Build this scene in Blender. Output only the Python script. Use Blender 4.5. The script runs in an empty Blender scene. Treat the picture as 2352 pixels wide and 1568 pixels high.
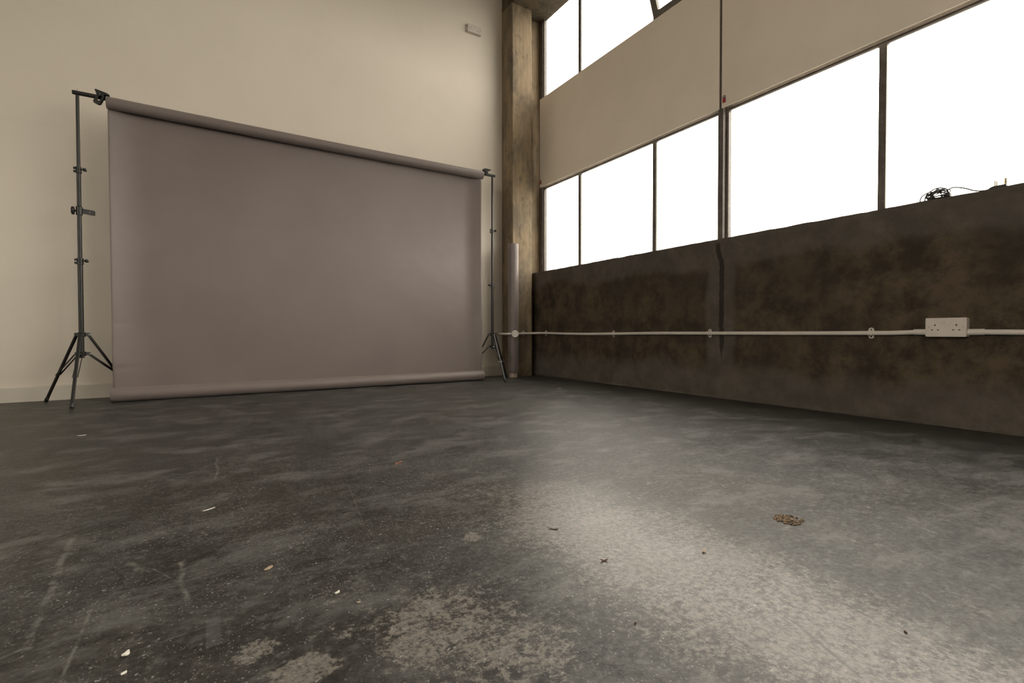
import bpy, bmesh, math, random
from mathutils import Vector, Matrix, noise
random.seed(7)
SC = bpy.context.scene
COL = SC.collection
PI = math.pi

# ------------------------------------------------------------------ room measures (metres)
CAM_Z = 0.44
D = 4.32          # white wall (faces -Y)
W = 2.916         # inner face of the low concrete wall (faces -X)
WG = 3.016        # plane of the steel windows
WP = 2.966        # face of the white boards
SILL = 1.067
XL, YF, ZC = -5.0, -6.0, 4.75

# ------------------------------------------------------------------ node helpers
def srgb(r, g, b):
    f = lambda c: (c/255)/12.92 if c/255 <= .04045 else (((c/255)+.055)/1.055)**2.4
    return (f(r), f(g), f(b), 1)

class NT:
    def __init__(self, name):
        self.m = bpy.data.materials.new(name); self.m.use_nodes = True
        self.t = self.m.node_tree; self.n = self.t.nodes; self.l = self.t.links
        self.n.clear()
        self.out = self.n.new('ShaderNodeOutputMaterial')
        self.tc = self.n.new('ShaderNodeTexCoord').outputs['Object']
    def _in(self, sock, v):
        if isinstance(v, bpy.types.NodeSocket): self.l.new(v, sock)
        elif v is not None: sock.default_value = v
    def node(self, typ, **kw):
        n = self.n.new(typ)
        for k, v in kw.items(): setattr(n, k, v)
        return n
    def math(self, op, a, b=None, c=None, clamp=False):
        n = self.node('ShaderNodeMath', operation=op, use_clamp=clamp)
        self._in(n.inputs[0], a); self._in(n.inputs[1], b); self._in(n.inputs[2], c)
        return n.outputs[0]
    def vmath(self, op, a, b=None, scale=None):
        n = self.node('ShaderNodeVectorMath', operation=op)
        self._in(n.inputs[0], a); self._in(n.inputs[1], b)
        if scale is not None: self._in(n.inputs['Scale'], scale)
        return n.outputs['Value'] if op in ('LENGTH', 'DOT_PRODUCT', 'DISTANCE') else n.outputs['Vector']
    def noise(self, scale=5, detail=6, rough=.55, vec=None, stretch=None, dist=0.0):
        v = vec or self.tc
        if stretch: v = self.vmath('MULTIPLY', v, stretch)
        n = self.node('ShaderNodeTexNoise')
        self.l.new(v, n.inputs['Vector'])
        n.inputs['Scale'].default_value = scale; n.inputs['Detail'].default_value = detail
        n.inputs['Roughness'].default_value = rough; n.inputs['Distortion'].default_value = dist
        return n.outputs['Fac']
    def voro(self, scale=50, vec=None, stretch=None, feature='F1'):
        v = vec or self.tc
        if stretch: v = self.vmath('MULTIPLY', v, stretch)
        n = self.node('ShaderNodeTexVoronoi', feature=feature)
        self.l.new(v, n.inputs['Vector']); n.inputs['Scale'].default_value = scale
        return n.outputs['Distance'], n.outputs['Color']
    def ramp(self, f, lo, hi, a=0.0, b=1.0, smooth=True):
        n = self.node('ShaderNodeMapRange', interpolation_type='SMOOTHSTEP' if smooth else 'LINEAR')
        self._in(n.inputs[0], f)
        for i, v in enumerate((lo, hi, a, b)): self._in(n.inputs[i+1], v)
        return n.outputs[0]
    def mix(self, f, a, b, mode='MIX'):
        n = self.node('ShaderNodeMix', data_type='RGBA', blend_type=mode)
        self._in(n.inputs['Factor'], f); self._in(n.inputs[6], a); self._in(n.inputs[7], b)
        return n.outputs[2]
    def sep(self):
        n = self.node('ShaderNodeSeparateXYZ'); self.l.new(self.tc, n.inputs[0]); return n.outputs
    def bump(self, h, strength=.3, dist=.01):
        n = self.node('ShaderNodeBump'); self.l.new(h, n.inputs['Height'])
        n.inputs['Strength'].default_value = strength; n.inputs['Distance'].default_value = dist
        return n.outputs[0]
    def bsdf(self, color, rough=.5, metal=0., spec=.5, normal=None, **kw):
        n = self.node('ShaderNodeBsdfPrincipled')
        self._in(n.inputs['Base Color'], color); self._in(n.inputs['Roughness'], rough)
        self._in(n.inputs['Metallic'], metal); self._in(n.inputs['Specular IOR Level'], spec)
        if normal: self.l.new(normal, n.inputs['Normal'])
        for k, v in kw.items(): self._in(n.inputs[k.replace('_', ' ')], v)
        self.l.new(n.outputs[0], self.out.inputs['Surface'])
        return self.m
    def seg(self, a, b, w, jitter=None, soft=.5):
        """mask of a thin mark lying from a to b (xy), half width w"""
        a = Vector((a[0], a[1], 0)); b = Vector((b[0], b[1], 0)); ab = b-a
        p = self.flat
        if jitter is not None: p = jitter
        ap = self.vmath('SUBTRACT', p, tuple(a))
        t = self.math('MULTIPLY', self.vmath('DOT_PRODUCT', ap, tuple(ab)), 1/ab.length_squared, clamp=True)
        q = self.vmath('SCALE', tuple(ab), None, t)
        d = self.vmath('LENGTH', self.vmath('SUBTRACT', ap, q))
        return self.ramp(d, w*(1+soft), w*(1-soft)*.6)
    def spot(self, c, r, jitter, sx=1., sy=1., soft=.6):
        v = self.vmath('SUBTRACT', jitter, (c[0], c[1], 0))
        v = self.vmath('MULTIPLY', v, (1/sx, 1/sy, 0))
        return self.ramp(self.vmath('LENGTH', v), r*(1+soft), r*(1-soft))
    def mx(self, *m):
        r = m[0]
        for x in m[1:]: r = self.math('MAXIMUM', r, x)
        return r

def plain(name, col, rough=.5, metal=0., spec=.5, var=.12, scale=30, bump=.05):
    t = NT(name)
    n = t.noise(scale, 4)
    c = t.mix(t.ramp(n, .3, .7), tuple(x*(1-var) for x in col[:3])+(1,), tuple(min(1, x*(1+var)) for x in col[:3])+(1,))
    return t.bsdf(c, t.ramp(n, .2, .8, max(.02, rough-.06), min(1, rough+.06)), metal, spec, t.bump(n, bump, .002))

# ------------------------------------------------------------------ materials
def mat_white_wall():
    t = NT('white_plaster')
    big = t.noise(.55, 5, .5); mid = t.noise(3, 5); fine = t.noise(160, 3)
    roll = t.noise(26, 4, .5, stretch=(1, 1, .35))
    c = t.mix(t.ramp(big, .3, .7), (.70, .645, .565, 1), (.76, .705, .625, 1))
    c = t.mix(t.ramp(mid, .45, .8, 0, .25), c, (.66, .61, .54, 1))
    # faint horizontal filled board joint and scuffs near the left stand
    x, y, z = t.sep()
    zj = t.math('ABSOLUTE', t.math('SUBTRACT', z, 1.80))
    c = t.mix(t.math('MULTIPLY', t.ramp(zj, .03, .0), .05), c, (.45, .43, .39, 1))
    h = t.math('ADD', t.math('MULTIPLY', roll, .6), t.math('MULTIPLY', fine, .4))
    return t.bsdf(c, t.ramp(mid, .3, .7, .55, .7), 0, .35, t.bump(h, .12, .002))

def mat_concrete_wall():
    t = NT('rough_dark_concrete')
    x, y, z = t.sep()
    big = t.noise(1.6, 4, .6); mid = t.noise(5.5, 7, .72, dist=.12); fine = t.noise(60, 4.5, .7)
    warp = t.noise(2.2, 5)
    streak = t.noise(9, 6, .6, stretch=(1, 1, .12))
    brown = t.mix(t.ramp(mid, .36, .64), (.031, .026, .019, 1), (.092, .069, .045, 1))
    brown = t.mix(t.ramp(big, .38, .66, 0, .6), brown, (.040, .034, .026, 1))
    brown = t.mix(t.math('MULTIPLY', t.ramp(streak, .55, .75), .35), brown, (.070, .060, .048, 1))
    grey = t.mix(t.ramp(mid, .35, .7), (.080, .070, .060, 1), (.118, .105, .090, 1))
    # smoother cement bands: under the sill, along the floor, and up the joint between the window units
    zz = t.math('ADD', z, t.math('MULTIPLY', t.math('SUBTRACT', warp, .5), .30))
    top = t.ramp(zz, .86, .94)
    bot = t.ramp(zz, .27, .14)
    yy = t.math('ADD', y, t.math('MULTIPLY', t.math('SUBTRACT', warp, .5), .08))
    j1 = t.ramp(t.math('ABSOLUTE', t.math('SUBTRACT', yy, 2.03)), .13, .08)
    band = t.mx(t.math('MULTIPLY', top, .75), t.math('MULTIPLY', bot, .85), t.math('MULTIPLY', j1, .8))
    c = t.mix(band, brown, grey)
    # damp run below the mullion
    wob = t.noise(7, 4, .7, stretch=(0, 0, 1)); wob2 = t.noise(24, 3, .6, stretch=(0, 0, 1))
    yc = t.math('ADD', t.math('ADD', 2.016, t.math('MULTIPLY', t.math('SUBTRACT', wob, .5), .05)),
                t.math('MULTIPLY', t.ramp(z, .86, 1.05), .035))
    hw = t.math('MULTIPLY', t.ramp(z, .25, .40), t.math('ADD', .017, t.math('MULTIPLY', t.math('SUBTRACT', wob2, .5), .016)))
    dd = t.math('ABSOLUTE', t.math('SUBTRACT', y, yc))
    run = t.math('MULTIPLY', t.math('MULTIPLY', t.ramp(t.math('SUBTRACT', dd, hw), .004, -.003), t.ramp(z, .25, .28)), t.ramp(z, 1.06, 1.02))
    c = t.mix(t.math('MULTIPLY', run, .82), c, (.016, .014, .010, 1))
    # pale specks and chips
    vd, vc = t.voro(34)
    c = t.mix(t.math('MULTIPLY', t.ramp(vd, .07, .03), t.ramp(fine, .58, .62)), c, (.22, .20, .17, 1))
    # fine pits
    c = t.mix(t.ramp(fine, .62, .74, 0, .55), c, (.03, .026, .02, 1))
    hgt = t.math('ADD', t.math('MULTIPLY', mid, .7), t.math('MULTIPLY', fine, .3))
    return t.bsdf(c, .88, 0, .25, t.bump(hgt, .55, .012))

def mat_pier(name='board_marked_concrete', k=1.0):
    t = NT(name)
    x, y, z = t.sep()
    st = t.noise(30, 7, .7, stretch=(1, 1, .07)); cl = t.noise(4.2, 9, .68, stretch=(1, 1, .4), dist=.3)
    fine = t.noise(120, 5, .7)
    c = t.mix(t.ramp(st, .30, .72), (.215, .160, .104, 1), (.290, .228, .155, 1))
    c = t.mix(t.ramp(cl, .42, .62, 0, .80), c, (.115, .096, .074, 1))
    c = t.mix(t.ramp(t.noise(11, 8, .7, stretch=(1, 1, .5)), .52, .66, 0, .55), c, (.085, .068, .050, 1))
    c = t.mix(t.ramp(fine, .6, .75, 0, .5), c, (.07, .055, .04, 1))
    vd, vc = t.voro(60)
    c = t.mix(t.math('MULTIPLY', t.ramp(vd, .12, .05), t.ramp(cl, .5, .6)), c, (.09, .07, .05, 1))
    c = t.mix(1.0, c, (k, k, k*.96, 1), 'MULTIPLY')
    return t.bsdf(c, .82, 0, .3, t.bump(t.math('ADD', st, t.math('MULTIPLY', fine, .4)), .45, .008))

def mat_floor():
    t = NT('sealed_dark_concrete_floor')
    x, y, z = t.sep()
    cb = t.node('ShaderNodeCombineXYZ'); t._in(cb.inputs[0], x); t._in(cb.inputs[1], y)
    t.flat = cb.outputs[0]
    big = t.noise(.9, 6, .55, dist=.4); mid = t.noise(5.2, 7, .72, dist=.3); fine = t.noise(38, 5.5, .72)
    vfine = t.noise(210, 3, .7)
    swirl = t.noise(5.5, 6.5, .72, stretch=(.75, 1.3, 1), dist=.3)
    hi = t.noise(95, 4.5, .78)
    base = t.mix(t.ramp(mid, .36, .66), (.017, .0168, .016, 1), (.044, .0436, .043, 1))
    base = t.mix(t.ramp(big, .42, .62, 0, .65), base, (.029, .026, .0205, 1))
    base = t.mix(t.ramp(swirl, .47, .66, 0, .80), base, (.100, .099, .097, 1))
    base = t.mix(t.ramp(fine, .52, .66, 0, .55), base, (.088, .087, .084, 1))
    # distorted coordinates for worn patches
    nz = t.node('ShaderNodeTexNoise'); t.l.new(t.flat, nz.inputs['Vector'])
    nz.inputs['Scale'].default_value = 9; nz.inputs['Detail'].default_value = 5.5; nz.inputs['Roughness'].default_value = .72
    off = t.vmath('SCALE', t.vmath('SUBTRACT', nz.outputs['Color'], (.5, .5, .5)), None, .16)
    jit = t.vmath('MULTIPLY', t.vmath('ADD', t.flat, off), (1, 1, 0))
    off2 = t.vmath('SCALE', t.vmath('SUBTRACT', nz.outputs['Color'], (.5, .5, .5)), None, .03)
    jit2 = t.vmath('MULTIPLY', t.vmath('ADD', t.flat, off2), (1, 1, 0))
    def worn(field, gain=1.0, w=.05):
        """break a soft field up with many octaves of noise so that it reads as abraded sealer"""
        n = t.math('ADD', t.math('MULTIPLY', t.math('SUBTRACT', fine, .5), 1.5), t.math('MULTIPLY', t.math('SUBTRACT', hi, .5), 2.0))
        n = t.math('ADD', n, t.math('MULTIPLY', t.math('SUBTRACT', mid, .5), 1.6))
        return t.math('MULTIPLY', t.ramp(t.math('ADD', field, n), .5-w, .5+w*2), gain)
    field = t.mx(t.spot((.10, .672), .036, jit2, 1.3, 1, .35), t.spot((.478, .93), .020, jit2, 1, 1.2, .5),
                 t.math('MULTIPLY', t.spot((.055, .752), .028, jit2, 1, 1, .8), .85),
                 t.math('MULTIPLY', t.spot((.165, .735), .030, jit, 1.3, 1, .9), .80),
                 t.math('MULTIPLY', t.spot((.285, .73), .050, jit, 1.6, .9, .9), .82),
                 t.math('MULTIPLY', t.spot((.24, .665), .055, jit, 1, 1, .9), .76),
                 t.math('MULTIPLY', t.spot((.36, .67), .11, jit, 1.2, 1, .9), .68),
                 t.math('MULTIPLY', t.spot((.36, .56), .10, jit, 1, 1, .9), .62))
    patches = t.math('MULTIPLY', worn(t.math('MULTIPLY', field, .85), 1., .12), t.ramp(t.math('ADD', t.math('MULTIPLY', hi, .5), t.math('MULTIPLY', vfine, .5)), .40, .56, .30, 1))
    base = t.mix(t.math('MULTIPLY', patches, .85), base, (.185, .172, .152, 1))
    # wide worn strip along the window wall, its pale tone also painting window glare
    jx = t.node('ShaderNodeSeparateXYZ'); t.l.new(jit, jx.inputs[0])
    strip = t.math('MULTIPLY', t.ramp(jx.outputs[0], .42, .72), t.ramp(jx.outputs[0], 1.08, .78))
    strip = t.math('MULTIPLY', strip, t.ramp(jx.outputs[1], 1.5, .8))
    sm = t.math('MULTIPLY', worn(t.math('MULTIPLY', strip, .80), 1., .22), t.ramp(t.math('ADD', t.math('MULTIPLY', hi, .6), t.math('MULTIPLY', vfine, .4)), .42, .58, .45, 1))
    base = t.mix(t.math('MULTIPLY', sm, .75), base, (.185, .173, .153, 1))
    flk = t.noise(60, 4, .75, stretch=(1, .55, 1))
    base = t.mix(t.math('MULTIPLY', t.math('MULTIPLY', t.ramp(flk, .56, .62), strip), .8), base, (.050, .047, .043, 1))
    # white dust specks
    cl_ = t.noise(5, 4, .7)
    dj = t.vmath('ADD', t.tc, t.vmath('SCALE', nz.outputs['Color'], None, .05))
    vd, vc = t.voro(95, vec=dj); vs = t.node('ShaderNodeSeparateColor'); t.l.new(vc, vs.inputs[0])
    dens = t.ramp(cl_, .40, .60, .97, .62)
    sz = t.math('ADD', .05, t.math('MULTIPLY', vs.outputs[2], .20))
    sp = t.math('MULTIPLY', t.ramp(t.math('SUBTRACT', vd, sz), .03, -.03), t.math('GREATER_THAN', vs.outputs[0], dens))
    vd2, vc2 = t.voro(260, vec=dj, stretch=(1, .7, 1)); vs2 = t.node('ShaderNodeSeparateColor'); t.l.new(vc2, vs2.inputs[0])
    sp2 = t.math('MULTIPLY', t.ramp(vd2, .38, .22), t.math('GREATER_THAN', vs2.outputs[1], t.math('SUBTRACT', dens, .06)))
    far = t.math('MULTIPLY', t.ramp(y, 3.2, 1.2), t.ramp(x, 1.0, .5, .25, 1))
    base = t.mix(t.math('MULTIPLY', t.mx(t.math('MULTIPLY', sp, .8), t.math('MULTIPLY', sp2, .55)), far), base, (.27, .27, .265, 1))
    # scratches and tape ghosts
    S = [((-.252, 1.398), (-.219, .929), .0055), ((-.161, 1.006), (-.162, .80), .0022), ((.027, 2.01), (.019, 1.711), .004),
         ((-.048, 1.126), (-.037, .96), .004), ((-.28, .90), (-.225, .93), .003), ((-.129, 1.175), (-.112, 1.135), .006),
         ((.99, 1.046), (.911, .566), .002), ((.911, .566), (.885, .35), .003), ((.25, .99), (.21, .955), .0018),
         ((-.09, 1.12), (-.045, 1.03), .0012), ((.62, .90), (.74, .95), .001), ((1.02, 1.1), (1.3, .95), .0016),
         ((1.29, .92), (1.24, .84), .0014), ((.12, 1.30), (.02, 1.15), .001), ((.35, 1.5), (.30, 1.12), .001),
         ((1.7, 1.6), (1.62, .9), .002), ((2.0, 2.4), (1.5, 1.2), .0016), ((-.4, 1.9), (-.05, 1.75), .0016), ((.02, .86), (-.11, .84), .0012),
         ((.45, 1.15), (.40, .98), .001), ((-.3, 1.5), (.3, 2.3), .0014)]
    sc = None
    for a, b, w in S:
        s = t.seg(a, b, w, jit2 if w > .003 else None)
        sc = s if sc is None else t.math('MAXIMUM', sc, s)
    sc = t.math('MULTIPLY', sc, t.ramp(fine, .38, .60, .05, .62))
    base = t.mix(sc, base, (.16, .158, .15, 1))
    # rectangular tape ghost
    tg = t.math('MULTIPLY', t.ramp(t.math('ABSOLUTE', t.math('SUBTRACT', x, .003)), .0100, .0085),
                t.ramp(t.math('ABSOLUTE', t.math('SUBTRACT', y, .838)), .042, .040))
    base = t.mix(t.math('MULTIPLY', tg, .35), base, (.12, .123, .126, 1))
    # dark cuts
    dk = t.mx(t.seg((.857, .519), (.846, .446), .0014), t.seg((.752, .392), (.705, .291), .003), t.seg((.888, .44), (.84, .25), .0018))
    base = t.mix(t.math('MULTIPLY', dk, .75), base, (.03, .03, .028, 1))
    # shadow and dark reflection of the concrete wall, painted into the floor colour
    edge = t.ramp(t.math('ADD', x, t.math('MULTIPLY', t.math('SUBTRACT', mid, .5), .3)), 2.45, 2.85)
    base = t.mix(t.math('MULTIPLY', edge, .7), base, (.028, .026, .022, 1))
    sat = t.math('ADD', t.math('MULTIPLY', mid, .5), t.math('MULTIPLY', fine, .5))
    rough = t.ramp(sat, .38, .62, .42, .52)
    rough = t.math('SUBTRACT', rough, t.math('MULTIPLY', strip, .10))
    h = t.math('ADD', t.math('MULTIPLY', fine, .55), t.math('MULTIPLY', vfine, .45))
    spc = t.ramp(t.math('ADD', t.math('MULTIPLY', hi, .6), t.math('MULTIPLY', fine, .4)), .40, .60, .22, .60)
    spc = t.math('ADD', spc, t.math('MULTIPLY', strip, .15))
    return t.bsdf(base, rough, 0, spc, t.bump(h, .30, .003))

def mat_paper(name='grey_mauve_paper', k=1.0):
    t = NT(name)
    n = t.noise(1.5, 5); f = t.noise(420, 3)
    c = t.mix(t.ramp(n, .35, .65), (.170*k, .141*k, .134*k, 1), (.188*k, .157*k, .149*k, 1))
    return t.bsdf(c, t.ramp(n, .3, .7, .44, .52), 0, .5, t.bump(f, .05, .0006), Sheen_Weight=.12)

def mat_glass():
    t = NT('window_glass')
    tr = t.node('ShaderNodeBsdfTransparent'); tr.inputs[0].default_value = (.97, .98, .97, 1)
    gl = t.node('ShaderNodeBsdfGlossy'); gl.inputs['Roughness'].default_value = .02
    lw = t.node('ShaderNodeLayerWeight'); lw.inputs['Blend'].default_value = .5
    fr = t.math('ADD', .03, t.math('MULTIPLY', t.math('POWER', lw.outputs['Facing'], 5), .5))
    mx = t.node('ShaderNodeMixShader'); t.l.new(fr, mx.inputs[0])
    t.l.new(tr.outputs[0], mx.inputs[1]); t.l.new(gl.outputs[0], mx.inputs[2])
    t.l.new(mx.outputs[0], t.out.inputs['Surface'])
    return t.m

def mat_steel_frame():
    t = NT('old_brown_painted_steel')
    n = t.noise(14, 7, .65); f = t.noise(90, 5, .7)
    c = t.mix(t.ramp(n, .4, .65), (.075, .062, .052, 1), (.115, .098, .082, 1))
    c = t.mix(t.math('MULTIPLY', t.ramp(f, .62, .68), .8), c, (.34, .30, .26, 1))
    return t.bsdf(c, .42, 0, .5, t.bump(f, .25, .003))

M = dict(
    wall=mat_white_wall(), conc=mat_concrete_wall(), pier=mat_pier(), beam=mat_pier('shade_darkened_concrete', .45), floor=mat_floor(), paper=mat_paper(),  # beam: pier concrete with the soffit's shade darkened into its colour
    paper2=mat_paper('grey_mauve_paper_end', .78), glass=mat_glass(), steel=mat_steel_frame(),
    skirting=plain('cream_gloss_skirting', (.60, .565, .50), .42, 0, .5, .04, 6),
    ceiling=plain('ceiling_paint', (.80, .77, .71), .8, 0, .3, .05, 3),
    board=plain('off_white_board', (.78, .70, .605), .62, 0, .35, .035, 2.2, .02),
    black=plain('black_painted_aluminium', (.012, .0115, .011), .42, 0, .5, .25, 60),
    blackp=plain('black_plastic', (.014, .014, .014), .45, 0, .5, .2, 80),
    chrome=plain('bright_steel', (.62, .61, .59), .25, 1., .5, .08, 90),
    pvc=plain('white_pvc', (.62, .575, .53), .38, 0, .5, .04, 20),
    pvc2=plain('white_moulded_plate', (.60, .55, .51), .34, 0, .5, .03, 20),
    hole=plain('pin_hole_black', (.008, .008, .008), .7),
    card=plain('raw_cardboard', (.33, .24, .16), .85, 0, .2, .15, 70, .2),
    red=plain('red_print', (.34, .02, .022), .45, 0, .4, .1, 90),
    tabg=plain('grey_print', (.10, .10, .095), .45, 0, .4, .1, 90),
    tabw=plain('white_print', (.60, .58, .55), .45, 0, .4, .05, 90),
    cable=plain('black_cable_rubber', (.018, .017, .018), .4, 0, .5, .2, 90),
    brass=plain('brass_pin', (.55, .45, .30), .3, 1., .5, .1, 90),
    gravel=plain('brown_gravel', (.16, .115, .075), .85, 0, .25, .75, 160, .4),
    white=plain('white_scrap', (.72, .70, .64), .7, 0, .3, .1, 90),
    tan=plain('tan_scrap', (.38, .30, .22), .8, 0, .3, .3, 150),
    leaf=plain('dry_brown_leaf', (.085, .045, .025), .7, 0, .3, .4, 200),
    copper=plain('orange_wire', (.50, .16, .09), .45, 0, .5, .2, 90),
    putty=plain('pale_mortar', (.36, .30, .24), .85, 0, .3, .2, 60),
)

# ------------------------------------------------------------------ mesh helpers
def obj(name, bm, mat, parent=None, smooth=False):
    bmesh.ops.recalc_face_normals(bm, faces=bm.faces)
    me = bpy.data.meshes.new(name); bm.to_mesh(me); bm.free()
    me.materials.append(mat)
    if smooth:
        me.polygons.foreach_set('use_smooth', [True]*len(me.polygons))
        try: me.set_sharp_from_angle(angle=math.radians(38))
        except Exception: pass
    o = bpy.data.objects.new(name, me); COL.objects.link(o)
    if parent:
        o.parent = parent
        # every piece is modelled in room coordinates: move its origin to the parent's
        off = parent.matrix_world_loc if hasattr(parent, 'matrix_world_loc') else wloc(parent)
        me.transform(Matrix.Translation(-off))
    return o
def wloc(o):
    v = Vector((0, 0, 0))
    while o: v += o.location; o = o.parent
    return v
def thing(name, label, cat, loc, group=None):
    o = bpy.data.objects.new(name, None); COL.objects.link(o); o.empty_display_size = .05
    o.location = loc; o['label'] = label; o['category'] = cat
    if group: o['group'] = group
    return o
def tag(o, label, cat, group=None):
    o['label'] = label; o['category'] = cat
    if group: o['group'] = group
    return o
def rebase(o, loc):
    """move a single mesh's origin to loc (room coordinates)"""
    o.data.transform(Matrix.Translation(-Vector(loc))); o.location = loc; return o
def struct(name, bm, mat, parent=None, smooth=False):
    o = obj(name, bm, mat, parent, smooth)
    if not parent: o['kind'] = 'structure'
    return o
def box(bm, x0, x1, y0, y1, z0, z1, bev=0, seg=2):
    r = bmesh.ops.create_cube(bm, size=1)
    bmesh.ops.scale(bm, vec=(x1-x0, y1-y0, z1-z0), verts=r['verts'])
    bmesh.ops.translate(bm, vec=((x0+x1)/2, (y0+y1)/2, (z0+z1)/2), verts=r['verts'])
    if bev:
        es = list({e for v in r['verts'] for e in v.link_edges})
        bmesh.ops.bevel(bm, geom=es, offset=bev, segments=seg, affect='EDGES', profile=.6)
    return r['verts']
def frame_of(d):
    d = d.normalized(); u = Vector((0, 0, 1)) if abs(d.z) < .9 else Vector((1, 0, 0))
    a = d.cross(u).normalized(); return a, d.cross(a).normalized()
def tube(bm, pts, r, seg=16, cap=True):
    pts = [Vector(p) for p in pts]; rings = []; pa = None
    rs = r if isinstance(r, (list, tuple)) else [r]*len(pts)
    for i, p in enumerate(pts):
        d = (pts[min(i+1, len(pts)-1)]-pts[max(i-1, 0)]).normalized()
        if pa is None: a, b = frame_of(d)
        else:
            a = (pa-d*pa.dot(d)).normalized(); b = d.cross(a)
        pa = a
        rings.append([bm.verts.new(p+(a*math.cos(2*PI*k/seg)+b*math.sin(2*PI*k/seg))*rs[i]) for k in range(seg)])
    for A, B in zip(rings, rings[1:]):
        for k in range(seg): bm.faces.new((A[k], A[(k+1) % seg], B[(k+1) % seg], B[k]))
    if cap: bm.faces.new(rings[0][::-1]); bm.faces.new(rings[-1])
    return rings
def lathe(bm, prof, p0, d, seg=32):
    """profile [(s along axis, radius)] revolved about the axis p0 + s*d"""
    d = Vector(d).normalized(); p0 = Vector(p0); a, b = frame_of(d)
    rings = []
    for s, r in prof:
        rings.append([bm.verts.new(p0+d*s+(a*math.cos(2*PI*k/seg)+b*math.sin(2*PI*k/seg))*max(r, 1e-4)) for k in range(seg)])
    for A, B in zip(rings, rings[1:]):
        for k in range(seg): bm.faces.new((A[k], A[(k+1) % seg], B[(k+1) % seg], B[k]))
    bm.faces.new(rings[0][::-1]); bm.faces.new(rings[-1])
def smooth_path(pts, n=8):
    pts = [Vector(p) for p in pts]; out = []
    P = [pts[0]]+pts+[pts[-1]]
    for i in range(1, len(P)-2):
        for k in range(n):
            t = k/n; a, b, c, d = P[i-1], P[i], P[i+1], P[i+2]
            out.append(.5*((2*b)+(c-a)*t+(2*a-5*b+4*c-d)*t*t+(3*b-a-3*c+d)*t**3))
    out.append(pts[-1]); return out
def prism(bm, pts2, place, h):
    """extrude a 2D outline; place(u, v, w) -> 3D"""
    A = [bm.verts.new(place(u, v, 0)) for u, v in pts2]; B = [bm.verts.new(place(u, v, h)) for u, v in pts2]
    n = len(A); bm.faces.new(A); bm.faces.new(B[::-1])
    for k in range(n): bm.faces.new((A[k], A[(k+1) % n], B[(k+1) % n], B[k]))
def rrect(y0, y1, z0, z1, r, n=6):
    out = []
    for cy, cz, a0 in ((y1-r, z1-r, 0), (y0+r, z1-r, PI/2), (y0+r, z0+r, PI), (y1-r, z0+r, 1.5*PI)):
        for k in range(n+1):
            a = a0+PI/2*k/n; out.append((cy+r*math.cos(a), cz+r*math.sin(a)))
    return out
def ring_frame(bm, y0, y1, z0, z1, wd, r, x0, x1):
    """rounded rectangular ring in a YZ plane between x0 and x1"""
    inner = rrect(y0+wd, y1-wd, z0+wd, z1-wd, r); outer = rrect(y0, y1, z0, z1, .0015)
    n = len(inner); V = []
    for x in (x0, x1):
        V.append(([bm.verts.new((x, a, b)) for a, b in inner], [bm.verts.new((x, a, b)) for a, b in outer]))
    for k in range(n):
        m = (k+1) % n
        for (I, O) in V: bm.faces.new((I[k], I[m], O[m], O[k]))
        bm.faces.new((V[0][0][k], V[0][0][m], V[1][0][m], V[1][0][k]))
        bm.faces.new((V[0][1][k], V[0][1][m], V[1][1][m], V[1][1][k]))

# ------------------------------------------------------------------ room shell
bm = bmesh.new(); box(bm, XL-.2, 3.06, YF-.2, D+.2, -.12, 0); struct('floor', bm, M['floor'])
bm = bmesh.new(); box(bm, XL-.2, 3.055, YF-.2, D+.2, ZC, ZC+.15); struct('ceiling', bm, M['ceiling'])
bm = bmesh.new(); box(bm, XL-.2, 3.052, D, D+.2, 0, ZC); struct('wall_back', bm, M['wall'])
bm = bmesh.new()
box(bm, XL-.2, XL, YF, D, 0, 1.05); box(bm, XL-.2, XL, YF, D, 3.8, ZC)
for y0_, y1_ in ((YF, -4.45), (-2.35, -2.05), (.75, D)): box(bm, XL-.2, XL, y0_, y1_, 1.05, 3.8)
struct('wall_left', bm, M['wall'])
# added steel windows in the opposite wall, out of view, for fill light
for n_, (y0_, y1_) in enumerate(((-4.45, -2.35), (-2.05, .75))):
    e_ = bpy.data.objects.new('window_%d' % (n_+5), None); COL.objects.link(e_); e_['kind'] = 'structure'; e_.location = (XL-.1, (y0_+y1_)/2, 1.05)
    m_ = bmesh.new()
    for q_ in range(5):
        yq = y0_+.015+(y1_-y0_-.03)*q_/4; box(m_, XL-.12, XL-.08, yq-.015, yq+.015, 1.05, 3.8)
    for q_ in range(4):
        zq = 1.065+(3.8-1.08)*q_/3; box(m_, XL-.115, XL-.085, y0_, y1_, zq-.015, zq+.015)
    obj('window_frame', m_, M['steel'], e_)
    m_ = bmesh.new(); box(m_, XL-.102, XL-.098, y0_+.01, y1_-.01, 1.06, 3.79); obj('pane', m_, M['glass'], e_)
bm = bmesh.new(); box(bm, XL-.2, 3.05, YF-.2, YF, 0, ZC); struct('wall_front', bm, M['wall'])

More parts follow.
